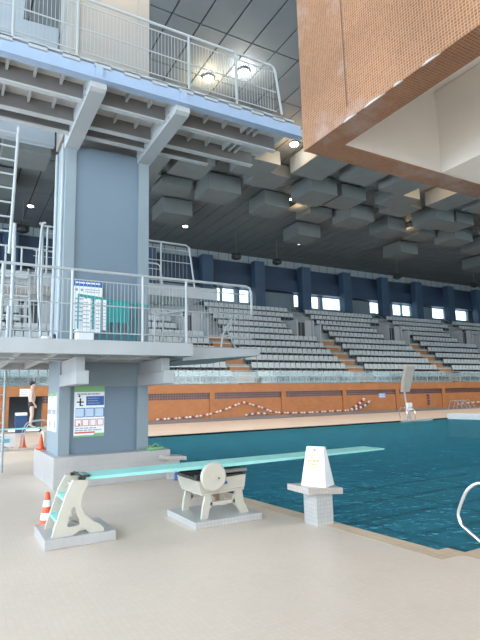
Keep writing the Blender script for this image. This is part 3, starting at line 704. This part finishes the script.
# ------------------------------------------------------------------ springboards
def springboard(dy, near):
    w = 'near' if near else 'far'
    # rear stand
    t = thing('springboard_rear_stand', 'cream stepped rear stand of the springboard on a tiled plinth beside the cone' if near else 'cream rear stand of the far springboard left of the tower', 'stand', (1.4, 6.65+dy, 0), 'springboard rear stands')
    g = G(); g.box(.99, 6.28+dy, 0, 1.80, 7.1+dy, .115).bevel(.006, 1); obj('plinth', g, WTILE, t)
    out = [(1.30, .735), (1.47, .72), (1.465, .66), (1.41, .56), (1.385, .44), (1.43, .34), (1.52, .25), (1.62, .2), (1.665, .15), (1.665, .115), (1.5, .115), (1.46, .15), (1.38, .155), (1.31, .115), (1.07, .115), (1.12, .27), (1.17, .42), (1.22, .58)]
    inn = [(1.30, .43), (1.315, .43), (1.325, .42), (1.335, .38), (1.345, .34), (1.36, .31), (1.385, .28), (1.39, .25), (1.385, .225), (1.37, .215), (1.34, .21), (1.31, .21), (1.28, .21), (1.25, .215), (1.24, .23), (1.25, .28), (1.265, .34), (1.28, .39)]
    for yy in (6.34, 6.84):
        g = G(); g.ringprism(out, inn, 'y', yy+dy, yy+.05+dy); obj('side_panel', g, CREAM, t)
    for i, (x, z) in enumerate(((1.17, .29), (1.25, .52))):
        g = G(); g.box(x-.05, 6.39+dy, z-.02, x+.07, 6.84+dy, z+.01); obj('step', g, TEAL, t)
    g = G(); g.prism([(1.12, .13), (1.15, .13), (1.36, .7), (1.33, .7)], 'y', 6.60+dy, 6.63+dy); g.box(1.33, 6.39+dy, .62, 1.43, 6.84+dy, .66); obj('cross_brace', g, CREAM, t)
    g = G(); g.box(1.36, 6.36+dy, .725, 1.47, 6.40+dy, .76); g.box(1.36, 6.82+dy, .725, 1.47, 6.86+dy, .76); g.tube([(1.42, 6.3+dy, .752), (1.42, 6.9+dy, .752)], .017); g.box(1.36, 6.30+dy, .762, 1.48, 6.34+dy, .785); obj('hinge', g, DARKM, t)
    # board
    t = thing('springboard', 'long mint green springboard reaching out over the water' if near else 'far mint springboard carrying the standing swimmer', 'springboard', (1.45, 6.6+dy, .72), 'springboards')
    g = G(); g.prism([(1.44, .755), (6.36, .748), (6.36, .728), (3.4, .708), (1.44, .722)], 'y', 6.35+dy, 6.85+dy).bevel(.006, 1); obj('board', g, TEAL, t)
    g = G(); g.box(1.47, 6.4+dy, .7555, 1.53, 6.8+dy, .762); obj('end_plate', g, GREYM, t)
    # fulcrum stand
    t = thing('fulcrum_stand', 'cream four legged fulcrum stand with round wheel under the springboard' if near else 'cream fulcrum stand under the far springboard', 'stand', (3.25, 6.6+dy, 0), 'springboard fulcrum stands')
    g = G(); g.box(2.78, 6.14+dy, 0, 3.78, 7.12+dy, .085).bevel(.006, 1); obj('plinth', g, STILE, t)
    for (ya, yb) in ((6.27, 6.32), (6.90, 6.95)):
        o = [(2.93, .085), (3.02, .085), (3.045, .2), (3.09, .24), (3.40, .24), (3.45, .2), (3.53, .085), (3.65, .085), (3.57, .24), (3.545, .42), (3.0, .40), (2.955, .25)]
        g = G(); g.prism(o[:4]+[(3.09, .27), (3.06, .39), (2.995, .40), (2.955, .25)], 'y', ya+dy, yb+dy); obj('leg', g, CREAM, t)
        g = G(); g.prism([(3.45, .39), (3.40, .27), (3.40, .24), (3.45, .2), (3.53, .085), (3.65, .085), (3.57, .24), (3.545, .42)], 'y', ya+dy, yb+dy); obj('leg', g, CREAM, t)
        g = G(); g.box(3.06, ya+dy, .24, 3.43, yb+dy, .285); obj('leg_stretcher', g, CREAM, t)
    g = G(); g.prism([(2.93, .38), (3.57, .40), (3.57, .43), (2.93, .41)], 'y', 6.26+dy, 6.96+dy); g.prism([(2.92, .415), (3.575, .435), (3.60, .60), (2.875, .57)], 'y', 6.25+dy, 6.97+dy).bevel(.01, 1); obj('housing', g, CREAM, t)
    g = G(); g.box(2.86, 6.28+dy, .585, 3.62, 6.95+dy, .615); g.box(2.86, 6.26+dy, .61, 2.95, 6.34+dy, .65); g.box(2.9, 6.9+dy, .61, 3.6, 6.97+dy, .66); obj('track', g, DARKM, t)
    g = G(); g.lathe([(.045, -.33), (.055, -.3), (.055, .3), (.045, .33)], (3.25, 6.6+dy, .66), 16, 'y'); obj('roller', g, GREYM, t, smooth=True)
    g = G(); g.box(3.3, 6.3+dy, .63, 3.66, 6.9+dy, .68).bevel(.008, 1); obj('slide_plate', g, GREYM, t)
    g = G(); g.tube([(3.07, 6.1+dy, .62), (3.07, 6.28+dy, .62)], .03); g.lathe([(.06, -.02), (.165, -.025), (.185, -.01), (.185, .015), (.17, .025), (.06, .02)], (3.045, 6.14+dy, .63), 32, 'y'); wl = obj('adjusting_wheel', g, CREAM, t)
    g = G(); g.lathe([(.014, -.01), (.014, 0)], (3.11, 6.117+dy, .61), 10, 'y'); obj('wheel_hub', g, DARKM, wl)
    g = G(); g.box(3.235, 6.244+dy, .50, 3.305, 6.25+dy, .54); obj('blue_badge', g, BLUE, t)
    g = G(); g.box(3.28, 6.55+dy, .2, 3.34, 6.6+dy, .38); obj('centre_bracket', g, mat('rusty_bracket', (.35, .2, .12), .6) if near else bpy.data.materials['rusty_bracket'], t)
springboard(0, True); springboard(13.5, False)
for yy, lb in ((19.9, 'nearer'), (20.55, 'farther')):
    g = G(); g.tube(smooth_curve([(2.25, yy, 0), (2.32, yy, .6), (2.5, yy, .93), (2.8, yy, 1.0), (3.15, yy, .95), (3.3, yy, .5), (3.32, yy, 0)]), .018)
    obj('board_side_rail', g, RAIL, label='%s bent white side rail of the far springboard' % lb, cat='rail', group='side rails of the far springboard')

# ------------------------------------------------------------------ starting blocks and the sign
def block(dx, dy, label):
    t = thing('starting_block', label, 'starting block', (4.24+dx, 5.5+dy, 0), 'starting blocks at the pool edge')
    g = G(); g.box(4.14+dx, 5.38+dy, 0, 4.40+dx, 5.66+dy, .39); obj('pedestal', g, STILE, t)
    g = G(); g.prism([(3.98+dx, .415), (4.54+dx, .365), (4.54+dx, .445), (3.98+dx, .495)], 'y', 5.33+dy, 5.8+dy).bevel(.004, 1); obj('slab', g, BEIGE, t)
block(0, 0, 'tiled starting block carrying the white folding sign')
block(-.12, 4.85, 'tiled starting block behind the springboard, no sign on it')
t = thing('folding_sign', 'white folding floor sign with gold lettering on the near starting block', 'sign', (4.25, 5.4, .456))
def slantbox(g, x0, x1, yb, yt, z0, z1, x0t, x1t, th):
    bm = g.bm; v = [bm.verts.new(p) for p in [(x0, yb, z0), (x1, yb, z0), (x1t, yt, z1), (x0t, yt, z1), (x0, yb+th, z0), (x1, yb+th, z0), (x1t, yt+th, z1), (x0t, yt+th, z1)]]
    for f in ((0, 1, 2, 3), (7, 6, 5, 4), (0, 4, 5, 1), (1, 5, 6, 2), (2, 6, 7, 3), (3, 7, 4, 0)): bm.faces.new([v[i] for i in f])
SA = math.radians(-3)
def rotz(o, c, a):
    c = Vector(c)-ORG[o.name]
    o.data.transform(Matrix.Translation(c) @ Matrix.Rotation(a, 4, 'Z') @ Matrix.Translation(-c))
cx_, cy_, z0_ = 4.30, 5.55, .474
SA = math.radians(-62); pc = (cx_, cy_, z0_); HW, HT, DB, DT, HH = .175, .125, .15, .03, .50
def leafpt(u, v, out=0):     # u across -1..1, v up 0..1 on the front leaf
    w = HW+(HT-HW)*v; return (cx_+u*w, cy_-(DB+(DT-DB)*v)-out, z0_+HH*v)
g = G(); bm = g.bm
vv = [bm.verts.new(p) for p in [(cx_-HW, cy_-DB, z0_-.006), (cx_+HW, cy_-DB, z0_-.006), (cx_+HW, cy_+DB, z0_-.006), (cx_-HW, cy_+DB, z0_-.006), (cx_-HT, cy_-DT, z0_+HH), (cx_+HT, cy_-DT, z0_+HH), (cx_+HT, cy_+DT, z0_+HH), (cx_-HT, cy_+DT, z0_+HH)]]
for f in ((0, 1, 5, 4), (1, 2, 6, 5), (2, 3, 7, 6), (3, 0, 4, 7), (4, 5, 6, 7), (3, 2, 1, 0)): bm.faces.new([vv[i] for i in f])
g.bevel(.012, 3); f1 = obj('sign_body', g, WHITE, t)
g = G(); r = random.Random(4)
for i, (a, b) in enumerate(((-.45, .45), (-.7, .6), (-.5, .25), (-.65, .45))):
    v = .70-.085*i; hh = .05 if i == 1 else .038; u = a
    while u < b:
        w = r.uniform(.15, .35)
        q = [leafpt(u, v, .003), leafpt(min(u+w, b), v, .003), leafpt(min(u+w, b), v+hh, .003), leafpt(u, v+hh, .003)]
        q2 = [leafpt(u, v, -.002), leafpt(min(u+w, b), v, -.002), leafpt(min(u+w, b), v+hh, -.002), leafpt(u, v+hh, -.002)]
        A = [g.bm.verts.new(p) for p in q+q2]
        for f in ((0, 1, 2, 3), (7, 6, 5, 4), (0, 4, 5, 1), (1, 5, 6, 2), (2, 6, 7, 3), (3, 7, 4, 0)): g.bm.faces.new([A[k3] for k3 in f])
        u += w+.05
f4 = obj('lettering', g, GOLD, t)
g = G(); p0 = leafpt(-.15, .9); p1 = leafpt(.1, .93, 0); g.box(p0[0], p0[1]-.006, p0[2], p1[0], p0[1]+.01, p1[2]); f5 = obj('handle_slot', g, DARKM, t)
for f_ in (f1, f4, f5): rotz(f_, pc, SA)
# small blue and white items by the second block
g = G(); g.lathe([(.035, 0), (.035, .13), (.015, .15), (.015, .17)], (4.1, 10.0, 0), 12); obj('blue_bottle', g, BLUE, label='small blue bottle on the deck beside the rear starting block', cat='bottle')
g = G(); g.lathe([(.035, 0), (.035, .14), (.015, .16), (.015, .18)], (4.19, 9.98, 0), 12); obj('white_bottle', g, WHITE, label='small white bottle on the deck beside the blue bottle', cat='bottle')
g = G(); g.box(3.66, 10.42, .6, 4.0, 10.6, .66, .2).bevel(.02, 2); g.tube(smooth_curve([(3.72, 10.45, .66), (3.83, 10.5, .72), (3.94, 10.52, .66)]), .012, 6)
obj('green_pouch', g, GREEN, label='small green pouch lying on the tower plinth corner', cat='pouch')

# cones
def cone(x, y, z, label, h=.45, stripes=True):
    t = thing('traffic_cone', label, 'traffic cone', (x, y, z), 'orange traffic cones')
    g = G(); g.box(x-.13*h/.45, y-.13*h/.45, z, x+.13*h/.45, y+.13*h/.45, z+.02).bevel(.006, 1); obj('cone_base', g, OCOL, t)
    R = lambda a: (.10-.075*a)*h/.45
    g = G(); g.lathe([(R(0), .02), (R(1), h), (R(1)*.6, h+.005)], (x, y, z), 20); obj('cone_body', g, OCOL, t, smooth=False)
    if stripes:
        for (a, b) in ((.2, .4), (.58, .78)):
            g = G(); g.lathe([(R(a)+.002, .02+(h-.02)*a), (R(b)+.002, .02+(h-.02)*b)], (x, y, z), 20); obj('reflective_band', g, WHITE, t)
cone(1.19, 7.45, 0, 'orange and white striped cone behind the springboard rear stand')
cone(1.81, 12.45, .6, 'plain orange cone on the left end of the tower plinth', .34, False)
cone(2.40, 20.9, 0, 'plain orange cone standing far behind, left of the tower plinth', .5, False)
t = thing('leaning_board', 'white and blue board standing on the deck beside the far cone', 'board', (1.85, 21.1, 0))
g = G(); g.box(1.55, 21.1, .03, 2.15, 21.13, .52, 0, ('X', -.12)); obj('board_panel', g, WHITE, t)
g = G(); g.box(1.62, 21.08, .2, 1.95, 21.1, .34, 0, ('X', -.12)); obj('blue_print', g, mat('print_cyan', (.2, .5, .65), .5), t)
g = G(); g.box(1.6, 21.12, 0, 1.64, 21.35, .03); g.box(2.06, 21.12, 0, 2.1, 21.35, .03); obj('foot', g, RAIL, t)
# beige chest by the far fulcrum, blue bin in the doorway
g = G(); g.box(2.45, 16.4, 0, 3.0, 17.0, .78).bevel(.02, 2); obj('cream_chest', g, CREAM, label='cream chest standing on the deck just behind the tower plinth', cat='chest')
t = thing('blue_bin', 'blue bin with a white lid standing at the dark doorway', 'bin', (3.45, 31.5, 0))
g = G(); g.prism([(3.2, 0), (3.72, 0), (3.78, .95), (3.14, .95)], 'y', 31.2, 31.8).bevel(.02, 1); obj('bin_body', g, mat('bin_blue', (.02, .07, .18), .5), t)
g = G(); g.box(3.16, 31.18, .95, 3.76, 31.82, 1.12).bevel(.04, 2); obj('bin_lid', g, WHITE, t)
t = panel_sign('doorway_sign', 'white sign board on the orange wall above the dark doorway', 3.5, 4.05, 2.05, 2.5, 32.97)
g = G(); lines(g, 3.55, 4.0, 2.1, 2.45, 3, 32.965, .3, 5); obj('small_print', g, GREYT, t)
t = panel_sign('blue_wall_sign', 'small pale blue sign on the orange wall left of the lift', 32.9, 33.7, 1.32, 1.72, 33.1)
t.children[0].data.materials[0] = mat('sign_blue', (.25, .36, .6), .5)
g = G(); lines(g, 32.98, 33.62, 1.38, 1.66, 2, 33.095, .35, 5); obj('small_print', g, WHITE, t)

# lane ropes: threaded discs
ROPEM = [mat('float_white', (.75, .72, .72), .5), mat('float_red', (.28, .05, .05), .5), mat('float_blue', (.06, .08, .2), .5)]
def rope(label, pts, cols=(0, 1, 0), r=.07):
    P = smooth_curve([(x, y, z) for x, y, z in pts], 8); g = G()
    d = []; acc = 0; 
    for a, b in zip(P, P[1:]):
        L = (b-a).length; 
        while acc < L: d.append((a.lerp(b, acc/L), (b-a).normalized())); acc += .27
        acc -= L
    fm = []
    for i, (p, tdir) in enumerate(d):
        n0 = len(g.bm.faces); q = tdir*.06; g.tube([p-q, p+q], r, 8)
        g.bm.faces.ensure_lookup_table()
        for f in g.bm.faces[n0:]: f.material_index = (i % len(cols))
    g.tube(P, .012, 5)
    return obj('lane_rope', g, [ROPEM[c] for c in cols], label=label, cat='lane rope', group='lane ropes hung on the orange wall')
yw = 33.04
rope('red and white lane rope rising to a peak on the orange wall, left half', [(12.2, yw, .33), (14, yw, .36), (15.8, yw, .48), (17.3, yw, .8), (18.9, yw, 1.3)])
rope('red and white lane rope falling right from the peak on the wall', [(19.05, yw, 1.3), (20.5, yw, .9), (21.7, yw, .5), (23.3, yw, .36), (25.5, yw, .33)])
rope('short blue and white lane rope lying under the rope peak', [(19.2, yw, .36), (20.2, yw, .45), (21.2, yw, .38)], (0, 2))
rope('red and white lane rope lying along the wall base in the middle', [(25.9, yw, .34), (27.6, yw, .36), (29.2, yw, .38)])
rope('red and white lane rope coiled up steeply right of the pilaster', [(29.6, yw, .42), (30.4, yw, .85), (31.2, yw, 1.35)], (0, 1), .13)
rope('blue and white lane rope bunched below the coiled one', [(30.0, yw-.1, .45), (31.0, yw-.1, .7), (31.7, yw-.1, 1.15)], (0, 2), .1)
rope('blue and red lane rope hanging straight down right of the lift', [(39.2, yw, 1.45), (39.3, yw, .9), (39.1, yw, .5)], (2, 1), .14)
rope('red and white lane rope along the wall at the right edge', [(43.4, yw, .5), (46, yw, .6), (50, yw, .7)])
for i, x in enumerate((41.2, 42.4)):
    g = G()
    for s in (0, .7): g.tube([(x+s, 32.5, 0), (x+s+.1, 32.3, .8), (x+s+.5, 32.0, .9), (x+s+.8, 31.6, .3), (x+s+.8, 31.6, 0)], .03, 6)
    g.tube([(x+.3, 32.2, .85), (x+1.0, 32.2, .85)], .02, 6)
    obj('spare_ladder', g, RAILG, label='%s of two low metal frames at the far wall right of the lift' % ('left' if i == 0 else 'right'), cat='frame', group='metal frames by the far wall')

# pool lift at the far edge
t = thing('pool_lift', 'pole with slanted beige panel and white box at the far pool edge', 'pool lift', (26.9, 23.6, 0))
g = G(); g.prism([(25.55, 1.75), (26.15, 1.75), (26.85, 3.45), (26.1, 3.45), (25.75, 2.6)], 'y', 23.5, 23.75).bevel(.04, 2); obj('slanted_panel', g, mat('lift_beige', (.45, .38, .33), .6), t)
g = G(); g.prism([(26.05, 3.4), (26.95, 3.4), (26.95, 3.55), (26.05, 3.55)], 'y', 23.45, 23.8); obj('panel_cap', g, CREAM, t)
g = G(); g.tube([(26.2, 23.65, 0), (25.9, 23.65, .9), (25.8, 23.65, 1.9)], .06, 8); g.tube([(25.8, 23.4, 0), (25.9, 23.65, .7)], .03); obj('pole', g, RAIL, t)
g = G(); g.box(25.75, 23.4, .55, 26.2, 23.55, 1.05).bevel(.03, 2); obj('white_box', g, WHITE, t)
def pool_ladder(x, y, dirn, label, w=.5):
    t = thing('pool_ladder', label, 'pool ladder', (x, y, 0), 'pool ladders')
    for s in (0, w):
        g = G(); g.tube(smooth_curve([(x+s, y+.45*dirn, 0), (x+s, y+.42*dirn, .6), (x+s, y+.2*dirn, .8), (x+s, y-.12*dirn, .6), (x+s, y-.15*dirn, 0), (x+s, y-.15*dirn, -.9)]), .024); obj('side_rail', g, CHROME, t, smooth=True)
    for i in range(3):
        g = G(); g.box(x, y-.2*dirn, -.2-.28*i, x+w, y-.1*dirn, -.17-.28*i); obj('rung', g, CHROME, t)
pool_ladder(24.6, 22.6, 1, 'chrome pool ladder at the far edge beside the lift', .7)
g = G(); g.box(24.0, 22.2, -.2, 26.6, 22.5, .02); obj('overflow_step', g, STILE, label='pale tiled step at the far pool edge under the lift', cat='step')

# near handrail at the right edge
t = thing('pool_handrail', 'bent chrome pool handrail at the right edge of the picture', 'handrail', (4.9, 3.4, 0))
pts = [(4.80, 3.30, 0), (4.79, 3.42, .06), (4.77, 3.52, .14), (4.75, 3.66, .235), (4.75, 3.71, .27), (4.75, 3.735, .33), (4.75, 3.73, .40), (4.75, 3.65, .56), (4.75, 3.60, .63), (4.76, 3.54, .685), (4.78, 3.46, .72), (4.84, 3.3, .735), (4.9, 3.1, .735), (4.96, 2.95, .70), (5.0, 2.88, .6), (5.02, 2.86, 0)]
g = G(); g.tube(smooth_curve(pts, 4), .0175, 12); obj('bent_tube', g, CHROME, t, smooth=True)
g = G(); g.lathe([(.05, 0), (.05, .008), (.02, .02)], (4.80, 3.30, 0), 16); g.lathe([(.05, 0), (.05, .008), (.02, .02)], (5.02, 2.86, 0), 16); obj('floor_flange', g, CHROME, t)

# ------------------------------------------------------------------ the swimmer
def skin_body(name, verts, edges, radii, m, parent, root=0, sub=2):
    me = bpy.data.meshes.new(name); me.from_pydata([tuple(v) for v in verts], edges, []); o = bpy.data.objects.new(name, me); COL.objects.link(o)
    me.materials.append(m); o.parent = parent
    md = o.modifiers.new('Skin', 'SKIN'); md.use_smooth_shade = True
    if not me.skin_vertices: 
        me.skin_vertices  # created with the modifier below
    bpy.context.view_layer.objects.active = o
    if len(me.skin_vertices) == 0: bpy.ops.object.skin_root_mark
    return o, me
def person(loc):
    p = thing('person', 'person in black swim trunks standing on the far springboard, facing the pool', 'person', loc)
    # facing +x; lateral axis is y
    V = []; E = []; R = []
    def v(x, y, z, r, link=None):
        V.append((x, y, z)); R.append(r if isinstance(r, tuple) else (r, r))
        if link is not None: E.append((link, len(V)-1))
        return len(V)-1
    pel = v(0, 0, .90, (.105, .15)); w = v(.01, 0, 1.04, (.09, .13), pel); ch = v(0, 0, 1.22, (.11, .155), w); up = v(-.02, 0, 1.36, (.09, .13), ch)
    nk = v(0, 0, 1.46, (.05, .05), up); hd = v(.03, 0, 1.55, (.075, .068), nk); tp = v(.03, 0, 1.64, (.088, .075), hd); tt = v(.02, 0, 1.70, (.06, .055), tp)
    ns = v(.115, 0, 1.57, (.022, .02), hd)
    for s in (-1, 1):
        hip = v(.0, .09*s, .83, .088, pel); kn = v(.03, .10*s, .46, .055, hip); cf = v(.0, .10*s, .33, .052, kn); an = v(-.02, .10*s, .09, .036, cf); ft = v(.08, .11*s, .035, (.032, .04), an); to = v(.17, .12*s, .025, (.02, .038), ft)
        sh = v(-.02, .19*s, 1.36, .055, up); el = v(-.05, .25*s, 1.10, .04, sh); wr = v(.06, .22*s, .90, .028, el); hn = v(.11, .2*s, .83, (.02, .038), wr)
        for k in range(4):
            f1 = v(.125+.008*k, (.165+.02*k)*s, .765-.004*abs(k-1.5), .010, hn); v(.145, (.165+.02*k)*s, .73+.006*abs(k-1.3), .008, f1)
        th = v(.15, .17*s, .82, .011, hn); v(.17, .155*s, .79, .009, th)
    me = bpy.data.meshes.new('body'); me.from_pydata(V, E, []); o = bpy.data.objects.new('body', me); COL.objects.link(o); me.materials.append(SKIN); o.parent = p
    bpy.context.view_layer.objects.active = o
    md = o.modifiers.new('Skin', 'SKIN'); md.use_smooth_shade = True
    if not me.skin_vertices: me.attributes  # layer appears with the modifier
    sv = me.skin_vertices[0].data if me.skin_vertices else None
    if sv is None:
        bmx = bmesh.new(); bmx.from_mesh(me); bmx.verts.layers.skin.verify(); bmx.to_mesh(me); bmx.free(); sv = me.skin_vertices[0].data
    for i, r in enumerate(R): sv[i].radius = r; sv[i].use_root = (i == 0)
    sb = o.modifiers.new('Sub', 'SUBSURF'); sb.levels = 2; sb.render_levels = 2
    L = Vector(loc)
    g = G(); g.lathe([(.105, .74), (.13, .80), (.155, .86), (.15, .93), (.14, .97)], L, 20)
    bmesh.ops.scale(g.bm, vec=(.86, 1.18, 1), space=Matrix.Translation(-L), verts=g.bm.verts); obj('swim_trunks', g, BLACK, p, smooth=True)
    g = G(); bmesh.ops.create_uvsphere(g.bm, u_segments=20, v_segments=12, radius=.104)
    for vv in g.bm.verts:
        vv.co.y *= .88; vv.co.z = max(vv.co.z, -.075 if vv.co.x < 0 else -.02)
        vv.co += L+Vector((-.002, 0, 1.672))
    obj('hair', g, HAIR, p, smooth=True)
    for s in (-1, 1):
        g = G(); bmesh.ops.create_uvsphere(g.bm, u_segments=8, v_segments=6, radius=.011)
        for vv in g.bm.verts: vv.co += L+Vector((.105, .03*s, 1.60))
        obj('eye', g, BLACK, p)
        g = G(); g.lathe([(.012, -.008), (.026, 0), (.012, .012)], L+Vector((.02, .078*s, 1.58)), 10, 'y'); obj('ear', g, SKIN, p)
    g = G(); g.box(L.x+.10, L.y-.025, L.z+1.515, L.x+.113, L.y+.025, L.z+1.525); obj('mouth', g, RED, p)
    return p
pp = person((2.55, 20.1, .757)); pp.scale = (.96, .96, .96)

# ------------------------------------------------------------------ light
W = bpy.data.worlds.new('World'); sc.world = W; W.use_nodes = True
bg = W.node_tree.nodes['Background']; bg.inputs['Color'].default_value = (.78, .92, 1, 1); bg.inputs['Strength'].default_value = 4.0
def area(loc, rot, sx, sy, e, col):
    l = bpy.data.lights.new('daylight', 'AREA'); l.shape = 'RECTANGLE'; l.size = sx; l.size_y = sy; l.energy = e; l.color = col
    o = bpy.data.objects.new('daylight', l); COL.objects.link(o); o.location = loc; o.rotation_euler = rot; return o
# daylight through the left glazing (pointing +x) and the rear glazing (pointing +y)
area((X0+.1, 14, 6.5), (0, math.radians(-90), 0), 11, 44, 6600, (.72, .86, 1))
area((20, Y0+.1, 6.2), (math.radians(90), 0, 0), 60, 10.5, 4500, (1, .97, .92))

for (x, y, e) in [(16.0, 26.0, 5000), (28.4, 24.6, 5000), (41, 26, 5000), (53.5, 26, 5000), (10.1, 20.2, 2500), (4.6, 25, 4000)]:
    l = bpy.data.lights.new('downlight', 'SPOT'); l.energy = e; l.color = (1, .95, .87); l.spot_size = math.radians(115); l.spot_blend = .8; l.shadow_soft_size = .4
    o = bpy.data.objects.new('downlight', l); COL.objects.link(o); o.location = (x, y, 15.9)
# ------------------------------------------------------------------ camera
c = Vector((240, 320)); V1 = Vector((1130, 375)); V2 = Vector((-48, 405))
f = math.sqrt(-(V1-c).dot(V2-c))
dX = Vector((V1.x-240, -(V1.y-320), -f)).normalized(); dY = Vector((V2.x-240, -(V2.y-320), -f)).normalized(); dZ = dX.cross(dY)
cam = bpy.data.cameras.new('camera'); co = bpy.data.objects.new('camera', cam); COL.objects.link(co)
co.matrix_world = Matrix.Translation((0, 0, 1.65)) @ Matrix((dX, dY, dZ)).to_4x4()
cam.sensor_fit = 'VERTICAL'; cam.sensor_height = 24; cam.lens = f/640*24; cam.clip_end = 300
sc.camera = co
vs = sc.view_settings; vs.view_transform = 'Standard'; vs.look = 'None'; vs.gamma = 1; vs.exposure = -.18; vs.use_curve_mapping = False
